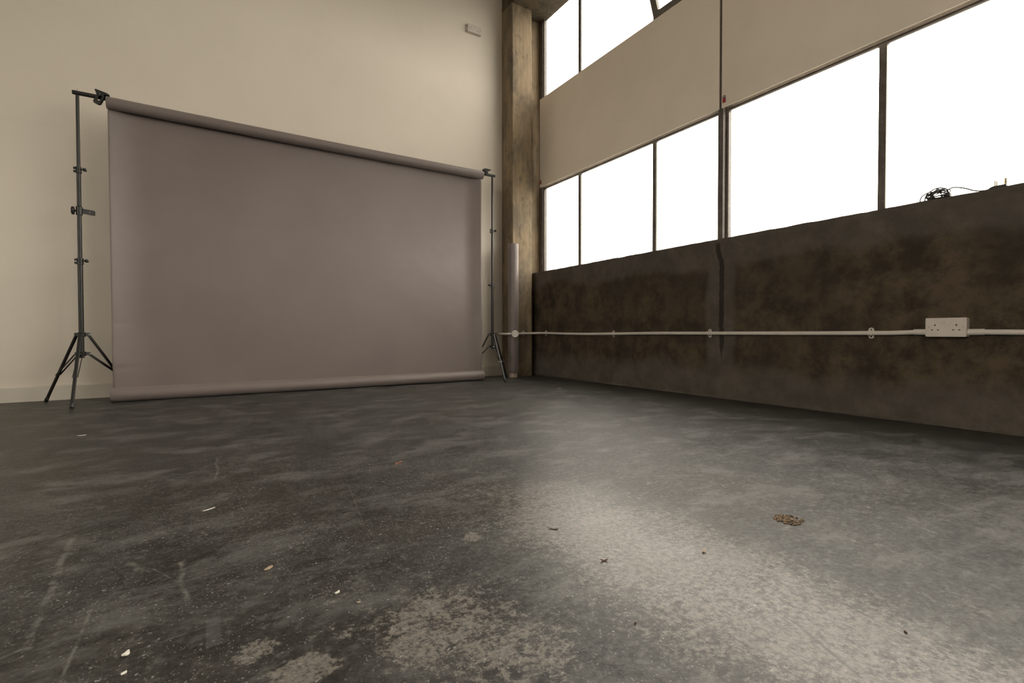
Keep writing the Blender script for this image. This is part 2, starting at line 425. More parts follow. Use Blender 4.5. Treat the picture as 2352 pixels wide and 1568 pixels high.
# low rough concrete wall under the windows, with a slightly broken inner sill edge
bm = bmesh.new()
ny, nz = 420, 30
yA, yB = YF, D
def low_x(y, z):
    return W+.004*(noise.noise((y*2.1, z*2.6, 3))) + .0018*noise.noise((y*11, z*11, 5))
grid = []
for i in range(ny+1):
    y = yA+(yB-yA)*i/ny; col = []
    for k in range(nz+1):
        z = SILL*k/nz
        zz = z + (.0035*noise.noise((y*9, 7, 1))+.0018*noise.noise((y*31, 2, 1)) if k == nz else 0)
        col.append(bm.verts.new((low_x(y, z) + (.003 if k == nz else 0), y, zz)))
    col.append(bm.verts.new((W+.02, y, SILL+.001*noise.noise((y*9, 7, 1)))))
    col.append(bm.verts.new((3.06, y, SILL-.012)))
    col.append(bm.verts.new((3.06, y, 0)))
    grid.append(col)
for i in range(ny):
    n = len(grid[0])
    for k in range(n): bm.faces.new((grid[i][k], grid[i+1][k], grid[i+1][(k+1) % n], grid[i][(k+1) % n]))
bm.faces.new(grid[0]); bm.faces.new(grid[-1][::-1])
struct('wall_right', bm, M['conc'], smooth=True)

# cement fillet where the wall meets the floor: uneven little kerb
bm = bmesh.new(); rows = []
for i in range(401):
    y = YF+(D-YF)*i/400
    w_ = .010+.008*noise.noise((y*3, 1, 1))+.004*noise.noise((y*17, 1, 4)); h_ = .010+.006*noise.noise((y*5, 9, 1))
    rows.append([bm.verts.new(p) for p in ((W-max(.002, w_), y, .0003), (W-max(.001, w_*.4), y, max(.003, h_*.7)), (W+.01, y, max(.004, h_)), (W+.01, y, .0003))])
for A, B in zip(rows, rows[1:]):
    for k in range(4): bm.faces.new((A[k], B[k], B[(k+1) % 4], A[(k+1) % 4]))
struct('trim_1', bm, M['conc'], smooth=True)

# concrete pier in the corner, reveal beside it, and the beam over the windows
bm = bmesh.new()
def pier_prism(pts, z0, z1, n=60):
    rings = []
    for k in range(n+1):
        z = z0+(z1-z0)*k/n
        rings.append([bm.verts.new((x+.0025*noise.noise((x*9, y*9, z*4)), y+.0025*noise.noise((x*9, y*9+5, z*4)), z)) for x, y in pts])
    m = len(pts)
    for A, B in zip(rings, rings[1:]):
        for k in range(m): bm.faces.new((A[k], A[(k+1) % m], B[(k+1) % m], B[k]))
    bm.faces.new(rings[0][::-1]); bm.faces.new(rings[-1])
pier_prism([(2.588, D+.01), (2.588, 4.127), (2.595, 4.12), (2.817, 4.12), (2.823, 4.126), (2.823, D+.01)], 0, 3.75)
pier_prism([(2.80, D+.01), (2.80, 4.25), (3.05, 4.25), (3.05, D+.01)], 0, 3.75)
struct('wall_corner', bm, M['pier'], smooth=True)
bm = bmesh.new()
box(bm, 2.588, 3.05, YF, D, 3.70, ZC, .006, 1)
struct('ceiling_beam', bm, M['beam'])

# skirting along the white wall: square board with a small chamfer
bm = bmesh.new()
prism(bm, [(0, 0), (.015, 0), (.015, .092), (.009, .0995), (0, .0995)], lambda u, v, w: (XL+w, D-u, v), 2.588-XL)
struct('baseboard_back', bm, M['skirting'])
bm = bmesh.new()
prism(bm, [(0, 0), (.015, 0), (.015, .092), (.009, .0995), (0, .0995)], lambda u, v, w: (XL+u, YF+w, v), D-.02-YF)
struct('baseboard_left', bm, M['skirting'])

# ------------------------------------------------------------------ windows: steel units, three rows of panes
ROWS = [(1.060, 1.955), (1.972, 2.868), (2.885, 3.785)]
RW = .016
def window_unit(idx, ys, hopper=None):
    """ys: y positions of the unit's divisions, from far to near"""
    e = bpy.data.objects.new('window_%d' % idx, None); COL.objects.link(e); e['kind'] = 'structure'
    e.empty_display_size = .1; e.location = (WG, (ys[0]+ys[-1])/2, SILL)
    far, near = ys[0], ys[-1]
    m = bmesh.new()
    # outer frame and the T-bars between the lights
    x0, x1 = WG-.010, WG+.030
    fw = .012
    box(m, x0, x1, far-fw-.002, far+.0, 1.05, 3.80, .002, 1)
    box(m, x0, x1, near, near+fw+.002, 1.05, 3.80, .002, 1)
    box(m, x0, x1, near, far, 1.045, 1.060, .002, 1)
    box(m, x0, x1, near, far, 3.785, 3.80, .002, 1)
    for y in ys[1:-1]: box(m, WG-.008, WG+.012, y-.006, y+.006, 1.05, 3.80, .0015, 1)
    for z in (1.9635, 2.8765): box(m, WG-.012, WG+.02, near, far, z-.012, z+.012, .0015, 1)
    obj('window_frame', m, M['steel'], e)
    for ri, (z0, z1) in enumerate(ROWS):
        for a, b in zip(ys, ys[1:]):
            y1, y0 = a-.004, b+.004
            if hopper and ri == 2 and hopper == (a, b):
                # bottom-hung ventilator, tilted into the room
                c, s = math.cos(math.radians(19)), math.sin(math.radians(19))
                R = lambda v: Vector((WG-.004-(v.z-z0)*s+(v.x-WG)*c, v.y, z0+(v.z-z0)*c+(v.x-WG)*s))
                m = bmesh.new(); ring_frame(m, y0, y1, z0, z1, .052, .014, WG-.018, WG+.010)
                for v in m.verts: v.co = R(v.co)
                f = obj('hopper_sash', m, M['steel'], e)
                m = bmesh.new(); box(m, WG-.002, WG+.002, y0+.045, y1-.045, z0+.045, z1-.045)
                for v in m.verts: v.co = R(v.co)
                obj('pane', m, M['glass'], f)
                m = bmesh.new()
                box(m, WG-.034, WG-.016, (y0+y1)/2-.012, (y0+y1)/2+.012, z1-.09, z1-.012, .003)
                for v in m.verts: v.co = R(v.co)
                obj('handle', m, M['steel'], f)
                continue
            m = bmesh.new(); ring_frame(m, y0, y1, z0, z1, RW-.003, .014, WG-.006, WG+.008)
            f = obj('glazing_bead', m, M['steel'], e)
            m = bmesh.new(); box(m, WG-.0005, WG+.0035, y0+.008, y1-.008, z0+.008, z1-.008)
            obj('pane', m, M['glass'], f)
    return e
window_unit(1, [4.180, 3.596, 2.682, 2.094], hopper=(2.682, 2.094))
window_unit(2, [2.052, 1.148, .245, -.06], hopper=None)
window_unit(3, [-.105, -.70, -1.61, -2.20])
window_unit(4, [-2.245, -2.84, -3.75, -4.34])
# steel posts between the units and the frame return at the corner
for n_, (a, b) in enumerate([(2.053, 2.093), (-.104, -.061), (-2.244, -2.201)]):
    bm = bmesh.new(); box(bm, WG-.041, WG+.034, a, b, 1.05, 3.80, .003, 2)
    struct('trim_%d' % (n_+2), bm, M['steel'])
bm = bmesh.new(); box(bm, WG-.010, WG+.032, 4.194, 4.252, 1.05, 3.80, .002, 1); struct('trim_5', bm, M['steel'])
# wall beyond the last window (behind the camera)
bm = bmesh.new(); box(bm, W, 3.05, YF, -4.355, SILL-.01, 3.75); struct('wall_right_end', bm, M['wall'])

# ------------------------------------------------------------------ white boards over the middle panes
def board(y0, y1, z0, z1, label):
    e = thing('window_board', label, 'board', (WP+.009, (y0+y1)/2, z0), 'white boards over the middle windows')
    m = bmesh.new(); box(m, WP, WP+.008, y0, y1, z0, z1, .0012, 2)
    obj('panel', m, M['board'], e, True)
    # printed tab, lower corner nearest the corner of the room
    yt = y1-.019; w = .0115; za, zb = z0+.030, z0+.080
    m = bmesh.new()
    pts = [(-w, za), (w, za), (w, zb-.012)]+[(w*math.cos(a), zb-.012+w*math.sin(a)) for a in [PI*k/8 for k in range(1, 8)]]+[(-w, zb-.012)]
    prism(m, pts, lambda u, v, h: (WP-.0012+h, yt+u, v), .0015)
    tb = obj('printed_tab', m, M['tabg'], e); tb['label'] = 'small grey and red printed tab'
    m = bmesh.new(); box(m, WP-.0018, WP-.0010, yt-w+.001, yt+w-.001, za+.001, zb-.021); obj('red_field', m, M['red'], tb)
    m = bmesh.new()
    box(m, WP-.0018, WP-.0010, yt-.0075, yt-.0055, zb-.018, zb-.005)
    r = [(yt+.002+.004*math.cos(a), zb-.012+.005*math.sin(a)) for a in [2*PI*k/12 for k in range(12)]]
    r2 = [(yt+.002+.0022*math.cos(a), zb-.012+.003*math.sin(a)) for a in [2*PI*k/12 for k in range(12)]]
    A = [m.verts.new((WP-.0016, a, b)) for a, b in r]; B = [m.verts.new((WP-.0016, a, b)) for a, b in r2]
    for k in range(12): m.faces.new((A[k], A[(k+1) % 12], B[(k+1) % 12], B[k]))
    obj('white_mark', m, M['tabw'], tb)
    # hanging hooks over the transom
    m = bmesh.new()
    for yy in (y0+.25, y1-.25): box(m, WP+.008, WG-.010, yy-.015, yy+.015, z1-.02, z1-.012)
    obj('hook', m, M['steel'], e)
    return e
board(2.080, 4.184, 1.956, 2.866, 'off-white board covering middle windows, the far one beside the corner pier')
board(-.04, 2.060, 1.956, 2.866, 'off-white board covering middle windows, the near one running out of frame')

# ------------------------------------------------------------------ paper backdrop
AX_Y = 4.02
XLt, XRt = -.528, 2.195
bd = thing('paper_backdrop', 'wide grey-mauve seamless paper backdrop hanging between two black stands', 'backdrop', (.83, 3.98, 0))
def paper_roll(name, yc, zc, r, xa, xb, sag=0):
    m = bmesh.new(); n = 40; seg = 48; core = .026
    def ring(x, rad):
        z = zc-sag*math.sin(PI*(x-xa)/(xb-xa))
        return [m.verts.new((x, yc+rad*math.cos(2*PI*k/seg), z+rad*math.sin(2*PI*k/seg))) for k in range(seg)]
    R = [ring(xa+.03, core), ring(xa, core), ring(xa, core+.003), ring(xa, r-.002), ring(xa+.001, r)]
    for i in range(1, n): R.append(ring(xa+(xb-xa)*i/n, r+.0006*noise.noise((i*.7, 3, 1))))
    R += [ring(xb-.001, r), ring(xb, r-.002), ring(xb, core+.003), ring(xb, core), ring(xb-.03, core)]
    for A, B in zip(R, R[1:]):
        for k in range(seg): m.faces.new((A[k], A[(k+1) % seg], B[(k+1) % seg], B[k]))
    m.faces.new(R[0][::-1]); m.faces.new(R[-1])
    return obj(name, m, M['paper'], bd, True)
paper_roll('top_roll', AX_Y, 1.909, .0375, XLt, XRt, .004)
paper_roll('bottom_roll', 3.985, .0455, .045, -.524, 2.172)
# the sheet: leaves the back of the top roll, reaches the back of the bottom roll, long edges curl forward
bm = bmesh.new(); nx, nz = 240, 120
Y0, Y1, Z0, Z1 = 4.0575, 4.030, .045, 1.909
V = []
for j in range(nz+1):
    t_ = j/nz; z = Z1+(Z0-Z1)*t_; row = []
    hang = math.sin(PI*t_)
    xl = -.522+.008*t_; xr = 2.172-.006*t_-.006*hang
    for i in range(nx+1):
        s = i/nx; x = xl+(xr-xl)*s
        y = Y0+(Y1-Y0)*t_
        dl = max(0, 1-(x-xl)/.20); dr = max(0, 1-(xr-x)/.16)
        cur = min(1, t_/.03)*(.45+.55*min(1, (1-t_)/.12))
        y -= (.048*dl**2.0+.060*dr**2.2)*cur
        env = min(1, hang*3)
        y += env*(.0035*noise.noise((x*1.1+z*.8, z*1.5-x*.5, 1.3))+.0016*noise.noise((x*3.4+z*2.2, z*4.2-x*1.4, 6.3)))
        y += env*.0012*noise.noise((x*9+z*5, z*13-x*3, 2.2))*(.25+.75*max(0, (x-.4)/1.7))
        # two little creases at the left edge
        for cz in (.90, .50, .21):
            y += .004*math.exp(-((z-cz-(x-xl)*.10)/.012)**2)*max(0, 1-(x-xl)/.13)
        row.append(bm.verts.new((x, y, z)))
    V.append(row)
for a in range(nz):
    for b in range(nx): bm.faces.new((V[a][b], V[a][b+1], V[a+1][b+1], V[a+1][b]))
sheet = obj('paper_sheet', bm, M['paper'], bd, True)
sol = sheet.modifiers.new('thickness', 'SOLIDIFY'); sol.thickness = .0006; sol.offset = 0

# crossbar through the roll core
bm = bmesh.new()
BL, BR = Vector((-.692, AX_Y, 1.9335)), Vector((2.328, AX_Y, 1.9235))
bv = (BR-BL)
tube(bm, [BL, BL+bv*.002, BR-bv*.002, BR], [.0115, .0130, .0130, .0115], 20)
cb = rebase(obj('crossbar', bm, M['black'], None, True), ((BL+BR)/2))
tag(cb, 'long black telescopic crossbar lying on both stands, through the top paper roll', 'pole')

# ------------------------------------------------------------------ light stands
def collar(parent, px, py, z, r, lever, name='collar'):
    m = bmesh.new()
    lathe(m, [(-.020, r), (-.019, r+.004), (-.006, r+.0045), (-.005, r+.003), (.005, r+.003), (.006, r+.0045), (.019, r+.004), (.020, r)], (px, py, z), (0, 0, 1), 24)
    sx = -1 if lever < 0 else 1
    box(m, px-sx*(r+.014) if sx > 0 else px+r, px-r if sx > 0 else px+(r+.014), py-.006, py+.006, z-.016, z-.003, .0015)
    box(m, px-sx*(r+.014) if sx > 0 else px+r, px-r if sx > 0 else px+(r+.014), py-.006, py+.006, z+.004, z+.016, .0015)
    c = obj(name, m, M['blackp'], parent, True)
    m = bmesh.new()
    lathe(m, [(0, .004), (.010, .004), (.011, .008), (.016, .011), (.024, .010), (.027, .006)], (px+sx*r, py-.004, z+.003), (sx, -.25, .08), 14)
    for a in range(2):
        box(m, px+sx*(r+.022)-.004, px+sx*(r+.022)+.004, py-.018+a*.018, py-.004+a*.018, z-.003, z+.009, .002)
    obj('knob', m, M['blackp'], c, True)
    return c
def stand(px, py, feet, top, levels, label, levers):
    e = thing('light_stand', label, 'stand', (px, py, 0), 'backdrop support stands')
    z1, z2, zs, zl = levels         # upper collar, middle collar, leg spreader, brace collar
    m = bmesh.new(); tube(m, [(px, py, .285), (px, py, z2)], .0132, 24); obj('lower_tube', m, M['black'], e, True)
    m = bmesh.new(); tube(m, [(px, py, z2), (px, py, z1)], .0110, 24); obj('middle_tube', m, M['black'], e, True)
    m = bmesh.new(); tube(m, [(px, py, z1), (px, py, top-.014)], .0090, 24); obj('upper_tube', m, M['black'], e, True)
    m = bmesh.new(); tube(m, [(px, py, top-.016), (px, py, top-.013), (px, py, top+.012), (px, py, top+.024)], [.009, .0045, .0045, .003], 12)
    obj('spigot', m, M['chrome'], e, True)['label'] = 'bright steel spigot'
    collar(e, px, py, z1, .0110, levers[0]); collar(e, px, py, z2, .0132, levers[1])
    for zc, nm in ((zs, 'spreader'), (zl, 'brace_collar')):
        m = bmesh.new()
        lathe(m, [(-.016, .0155), (-.015, .020), (.012, .021), (.014, .0155)], (px, py, zc), (0, 0, 1), 24)
        for fx, fy in feet:
            d = Vector((fx-px, fy-py, 0)).normalized(); n = Vector((-d.y, d.x, 0))
            for s in (-1, 1):
                a = Vector((px, py, zc))+d*.017+n*s*.008
                vs = []
                for q in ((0, -.011), (.024, -.011), (.024, .009), (0, .010)):
                    vs.append((a+d*q[0]+Vector((0, 0, q[1])), a+d*q[0]+n*s*.0025+Vector((0, 0, q[1]))))
                A = [m.verts.new(v[0]) for v in vs]; B = [m.verts.new(v[1]) for v in vs]
                m.faces.new(A); m.faces.new(B[::-1])
                for k in range(4): m.faces.new((A[k], A[(k+1) % 4], B[(k+1) % 4], B[k]))
        obj(nm, m, M['blackp'], e, True)
        for fx, fy in feet:
            d = Vector((fx-px, fy-py, 0)).normalized(); n = Vector((-d.y, d.x, 0))
            c = Vector((px, py, zc-.002))+d*.035
            m = bmesh.new(); tube(m, [c-n*.014, c+n*.014], .0035, 10)
            obj('rivet', m, M['chrome'], e, True)
    for fx, fy in feet:
        d = Vector((fx-px, fy-py, 0)).normalized(); n = Vector((-d.y, d.x, 0))
        a = Vector((px, py, zs-.002))+d*.035; b = Vector((fx, fy, .009))
        ax = (b-a).normalized(); w = n*.0085; h = ax.cross(n)*.0065
        m = bmesh.new()
        sec = [(-1, -.5), (-.7, -1), (.7, -1), (1, -.5), (1, .5), (.7, 1), (-.7, 1), (-1, .5)]
        R = [[m.verts.new(p+w*u+h*v) for u, v in sec] for p in (a, b)]
        for k in range(8): m.faces.new((R[0][k], R[0][(k+1) % 8], R[1][(k+1) % 8], R[1][k]))
        m.faces.new(R[0]); m.faces.new(R[1][::-1])
        lg = obj('leg', m, M['black'], e, True)
        m = bmesh.new(); tube(m, [b-ax*.022, b-ax*.02, b+ax*.004], [.0095, .0112, .0102], 12)
        for v in m.verts: v.co.z = max(v.co.z, .0004)
        obj('foot_cap', m, M['blackp'], lg, True)
        # brace from the lower collar out to the leg
        k = .60; q = a+(b-a)*k; p = Vector((px, py, zl-.002))+d*.035
        m = bmesh.new(); v = (q-p).normalized(); hh = v.cross(n)*.0045
        for s in (-1, 1):
            o_ = n*s*.0115
            R = [[m.verts.new(c+o_+n*u*.0012+hh*w2) for u, w2 in ((-1, -1), (1, -1), (1, 1), (-1, 1))] for c in (p, q)]
            for kk in range(4): m.faces.new((R[0][kk], R[0][(kk+1) % 4], R[1][(kk+1) % 4], R[1][kk]))
            m.faces.new(R[0]); m.faces.new(R[1][::-1])
        br = obj('brace', m, M['black'], e)
        m = bmesh.new(); tube(m, [q-n*.016, q+n*.016], .0032, 10); obj('rivet', m, M['chrome'], br, True)
    return e
stand(-.668, AX_Y, [(-.874, 4.195), (-.676, 3.775), (-.42, 4.160)], 1.9335, (1.457, .889, .433, .312),
      'black tripod stand holding the left end of the paper backdrop', (1, 1))
stand(2.299, AX_Y, [(2.252, 3.713), (2.485, 4.067), (2.085, 4.150)], 1.9235, (1.401, .886, .426, .309),
      'black tripod stand holding the right end of the backdrop, beside the concrete pier', (1, -1))

# holder bracket clamped half-way up the left pole
br = thing('clamp_bracket', 'small black bracket clamped half way up the left backdrop stand', 'bracket', (-.668, AX_Y, 1.203))
bm = bmesh.new(); lathe(bm, [(-.026, .0113), (-.024, .0165), (.024, .0165), (.030, .0113)], (-.668, AX_Y, 1.203), (0, 0, 1), 24)
obj('sleeve', bm, M['black'], br, True)
bm = bmesh.new()
prism(bm, [(0, .016), (.062, .008), (.066, .003), (.066, -.020), (.062, -.023), (0, -.014)], lambda u, v, w: (-.655+u*.98, AX_Y-.004+w-u*.15, 1.203+v), .007)
obj('arm', bm, M['black'], br)
bm = bmesh.new(); lathe(bm, [(-.0008, .0028), (.0008, .0028)], (-.616, AX_Y-.0105, 1.199), (0, 1, 0), 12)
obj('rivet', bm, M['chrome'], br)
bm = bmesh.new(); lathe(bm, [(0, .005), (.006, .006), (.007, .022), (.010, .025), (.018, .025), (.021, .021), (.022, .012)], (-.684, AX_Y, 1.203), (-1, 0, 0), 24)
obj('knob', bm, M['blackp'], br, True)

# spring clamps pinning the roll to the bar
def spring_clamp(c, s, label, loop):
    """s = +1: jaws point +X (left clamp), -1: jaws point -X"""
    e = thing('spring_clamp', label, 'clamp', c, 'spring clamps on the top roll')
    c = Vector(c)
    P = lambda u, v, w: c+Vector((s*u, w, v))
    m = bmesh.new()
    up = [(-.034, .019), (-.028, .021), (-.014, .018), (.026, .008), (.038, .001), (.038, -.005), (.020, -.005), (-.006, -.003), (-.018, -.010), (-.027, -.004), (-.031, .008)] if loop else [(-.052, .017), (-.050, .022), (-.020, .024), (.012, .024), (.026, .018), (.030, .008), (.020, .004), (.004, -.004), (-.018, -.008), (-.026, .004), (-.030, .014)]
    prism(m, up, lambda u, v, w: P(u, v, w-.014), .028)
    obj('upper_jaw', m, M['blackp'], e)
    m = bmesh.new()
    lo = [(-.020, -.002), (.014, -.006), (.012, -.024), (-.006, -.066), (-.018, -.070), (-.042, -.058), (-.036, -.044)]
    if loop:
        inn = [(-.012, -.018), (.003, -.018), (.001, -.028), (-.010, -.048), (-.016, -.050), (-.026, -.044), (-.022, -.034)]
        for w0, w1 in ((-.017, -.010), (.004, .011)):
            A = [m.verts.new(P(u, v, w0)) for u, v in lo]; B = [m.verts.new(P(u, v, w0)) for u, v in inn]
            A2 = [m.verts.new(P(u, v, w1)) for u, v in lo]; B2 = [m.verts.new(P(u, v, w1)) for u, v in inn]
            n = len(lo)
            for k in range(n):
                q = (k+1) % n
                m.faces.new((A[k], A[q], B[q], B[k])); m.faces.new((A2[k], A2[q], B2[q], B2[k]))
                m.faces.new((A[k], A[q], A2[q], A2[k])); m.faces.new((B[k], B[q], B2[q], B2[k]))
    else:
        prism(m, [(-.020, -.002), (.004, -.002), (.006, -.022), (-.006, -.034), (-.018, -.036), (-.026, -.026)], lambda u, v, w: P(u, v, w-.010), .020)
    obj('lower_handle', m, M['blackp'], e)
    m = bmesh.new()
    pts = []
    for k in range(40):
        a = k/39*6*PI; pts.append(P(-.008+.0062*math.cos(a), -.006+.0062*math.sin(a), -.012+.024*k/39))
    tube(m, pts, .0012, 6); obj('spring', m, M['chrome'], e, True)
    m = bmesh.new(); tube(m, [P(-.008, -.006, -.018), P(-.008, -.006, .018)], .003, 10); obj('pivot', m, M['chrome'], e, True)
    return e
spring_clamp((-.548, AX_Y-.010, 1.952), 1, 'black spring clamp with loop handle gripping the left end of the top roll', True)
spring_clamp((2.222, AX_Y-.010, 1.947), -1, 'black spring clamp on the right end of the top roll, handle upright', False)

# ------------------------------------------------------------------ spare paper tube leaning in the corner by the pier
tb = thing('paper_tube', 'tall grey-mauve roll of paper standing on end against the concrete pier', 'paper roll', (2.556, 4.056, 0))
bm = bmesh.new()
TC = (2.556, 4.056); TR = .052
lathe(bm, [(0, TR-.012), (.001, TR-.001), (.004, TR)]+[(.06*k, TR) for k in range(1, 21)]+[(1.262, TR), (1.264, TR-.0015), (1.264, .030), (1.20, .029), (1.19, .028)], (TC[0], TC[1], .045), (0, 0, 1), 40)
obj('rolled_paper', bm, M['paper2'], tb, True)
bm = bmesh.new(); lathe(bm, [(0, .040), (.002, .042), (.043, .041), (.045, .038)], (TC[0], TC[1], .0005), (0, 0, 1), 24)
obj('end_plug', bm, M['putty'], tb, True)['label'] = 'pale end plug under the roll'
bm = bmesh.new(); lathe(bm, [(1.18, .029), (1.265, .0305), (1.2665, .0305), (1.267, .027), (1.20, .0265)], (TC[0], TC[1], .045), (0, 0, 1), 32)
obj('cardboard_core', bm, M['card'], tb, True)

# ------------------------------------------------------------------ conduit, clips, sockets
ZP = .435; RC = .0115; XC = W-.0145
cd = thing('conduit', 'white plastic conduit running low along the concrete wall from the corner', 'conduit', (XC, 2.0, ZP))
path = [(2.540, 4.312, .431), (2.512, 4.24, .430), (2.480, 4.14, .429), (2.462, 4.05, .428), (2.468, 4.000, .428), (2.486, 3.986, .428)]
bm = bmesh.new(); tube(bm, smooth_path(path, 6), RC*.95, 16); obj('elbow_pipe', bm, M['pvc'], cd, True)
path = [(2.560, 3.982, .428), (2.62, 4.02, .429), (2.68, 4.085, .431), (2.73, 4.104, .432), (2.80, 4.100, .434), (2.86, 4.07, .436),
        (XC-.006, 4.02, .436), (XC, 3.90, .435), (XC, 3.65, .430), (XC, 3.35, .4275), (XC, 3.03, .430), (XC, 2.6, .4345),
        (XC, 2.10, .4345), (XC, 1.6, .4345), (XC, 1.148, .4355), (XC, 1.03, .437), (XC, .905, .4415)]
bm = bmesh.new(); tube(bm, smooth_path(path, 8), RC, 18); obj('pipe', bm, M['pvc'], cd, True)
bm = bmesh.new(); tube(bm, smooth_path([(XC, .770, .4405), (XC, .70, .440), (XC, .5, .4385), (XC, .1, .437), (XC, -1.2, .437), (XC, -3.0, .437)], 6), RC*1.06, 18)
obj('pipe', bm, M['pvc'], cd, True)
for y0, y1 in ((.905, .965), (.712, .770)):
    bm = bmesh.new(); tube(bm, [(XC-.001, y0, .4408), (XC-.001, y1, .4400)], .0142, 20); obj('coupler', bm, M['pvc'], cd, True)
bm = bmesh.new(); lathe(bm, [(0, .018), (.003, .0175)], (2.540, 4.3195, .431), (0, -1, 0), 20)
obj('wall_hole', bm, M['card'], cd, True)

jb = thing('junction_box', 'small round white conduit box at the foot of the pier', 'junction box', (2.522, 3.975, .428))
bm = bmesh.new(); lathe(bm, [(0, .030), (.003, .0325), (.030, .0325), (.033, .0345), (.039, .0345), (.042, .032)], (2.530, 3.997, .428), (-.35, -1, 0), 36)
obj('body', bm, M['pvc'], jb, True)
jd = Vector((-.35, -1, 0)).normalized(); js = Vector((1, -.35, 0)).normalized()
for s in (-1, 1):
    c = Vector((2.530, 3.997, .428))+jd*.042+js*s*.018+Vector((0, 0, s*.012)); bm = bmesh.new(); lathe(bm, [(-.001, .003), (.0012, .0026)], c, jd, 12)
    obj('screw', bm, M['chrome'], jb)

CL = [(2.715, 4.1195, .431, 'y', 'on the pier face beside the round box'), (W, 4.000, .435, 'x', 'on the low wall nearest the corner'),
      (W, 3.032, .430, 'x', 'below the two narrow left panes'), (W, 2.102, .4345, 'x', 'just left of the dark damp run'),
      (W, 1.148, .4355, 'x', 'nearest the double socket')]
proto = None
def clip_meshes():
    m = bmesh.new()
    out = [(-.0105, -.030), (.0105, -.030)]
    cap = lambda cz, s: [(.0125*math.cos(a)*-s if s > 0 else .0125*math.cos(a), cz+s*.0125*math.sin(a)) for a in [PI*k/10 for k in range(11)]]
    pts = [(.0125, -.016)]+[(.0125*math.cos(a), .016+.0125*math.sin(a)) for a in [PI*k/12 for k in range(13)]]+[(.0125*math.cos(PI+a), -.016+.0125*math.sin(PI+a)) for a in [PI*k/12 for k in range(12)]]
    prism(m, pts, lambda u, v, w: (-.0035+w, u, v), .0035)
    b = bmesh.new(); n = 12; prev = None
    for k in range(n+1):
        a = -PI/2-PI*k/n
        q = [b.verts.new((-.0145+rr*math.cos(a), yy, rr*math.sin(a))) for yy in (-.0095, .0095) for rr in (RC+.0001, RC+.0022)]
        if prev:
            for i, j in ((0, 1), (1, 3), (3, 2), (2, 0)): b.faces.new((prev[i], prev[j], q[j], q[i]))
        prev = q
    ss = []
    for sg in (-1, 1):
        s = bmesh.new(); lathe(s, [(-.0006, .0042), (.0008, .0036)], (-.0038, 0, sg*.0185), (-1, 0, 0), 12); ss.append(s)
    return m, b, ss
for i, (x, y, z, ax, where) in enumerate(CL):
    if i == 0:
        m, b, s = clip_meshes()
        proto = thing('saddle_clip', '', 'clip', (0, 0, 0), 'saddle clips on the conduit')
        p1 = obj('base_plate', m, M['pvc'], proto, True); p2 = obj('strap', b, M['pvc'], proto, True); p3 = [obj('screw', q, M['hole'], proto, True) for q in s]
        o = proto; kids = [p1, p2]+p3
    else:
        o = proto.copy(); COL.objects.link(o)
        for ch in kids:
            c = ch.copy(); COL.objects.link(c); c.parent = o
    o.location = (x, y, z); o.rotation_euler = (0, 0, 0 if ax == 'x' else PI/2)
    o['label'] = 'white saddle clip holding the conduit, '+where

def double_socket(name, label, org, ux, nrm, w, h, depth, tilt=0):
    """org: centre on the wall; ux: unit vector to the viewer's right; nrm: out of the wall"""
    e = thing(name, label, 'socket', org, 'double sockets')
    org = Vector(org); ux = Vector(ux); nrm = Vector(nrm); uz = Vector((0, 0, 1))
    P = lambda u, v, d: org+ux*u+uz*v+nrm*d
    def slab(m, u0, u1, v0, v1, d0, d1, bev=0):
        vs = box(m, 0, 1, 0, 1, 0, 1)
        for v in vs:
            a, b, c = v.co; v.co = P(u0+(u1-u0)*a, v0+(v1-v0)*b, d0+(d1-d0)*c)
        if bev:
            es = list({ed for v in vs for ed in v.link_edges}); bmesh.ops.bevel(m, geom=es, offset=bev, segments=2, affect='EDGES')
    m = bmesh.new(); slab(m, -w/2+.001, w/2-.001, -h/2+.001, h/2-.001, 0, depth-.010, .002); obj('back_box', m, M['pvc2'], e, True)
    m = bmesh.new(); slab(m, -w/2, w/2, -h/2, h/2, depth-.010, depth, .0022); obj('face_plate', m, M['pvc2'], e, True)
    k = w/.147
    for sx in (-1, 1):
        cx = sx*.038*k+(0.0005)
        m = bmesh.new()
        slab(m, cx-.0022*k, cx+.0022*k, .006*k, .0140*k, depth-.001, depth+.0003)
        slab(m, cx-.0145*k, cx-.0075*k, -.0140*k, -.0098*k, depth-.001, depth+.0003)
        slab(m, cx+.0075*k, cx+.0145*k, -.0140*k, -.0098*k, depth-.001, depth+.0003)
        obj('pin_holes', m, M['hole'], e)
        m = bmesh.new(); lathe(m, [(0, .0032*k), (.0006, .0030*k)], P(sx*.0605*k, .001, depth-.0002), nrm, 14); obj('screw', m, M['chrome'], e)
    for sx, tl in ((-1, 1), (1, -1)):
        m = bmesh.new(); slab(m, sx*.0095*k-.0062*k, sx*.0095*k+.0062*k, .010*k, .0285*k, depth-.001, depth+.0022, .0008)
        for v in m.verts:
            d = (v.co-org).dot(nrm)
            if d > depth: v.co += nrm*(.0016*tl*((v.co.z-org.z)/k-.019)/.009)
        obj('switch', m, M['pvc2'], e, True)
    return e
double_socket('wall_socket', 'white double socket in surface box on the low concrete wall, on the conduit', (W, .838, .4620), (0, -1, 0), (-1, 0, 0), .147, .087, .045)
double_socket('wall_socket', 'cream double socket high on the white wall near the pier', (2.260, D, 3.4200), (1, 0, 0), (0, -1, 0), .152, .078, .030)

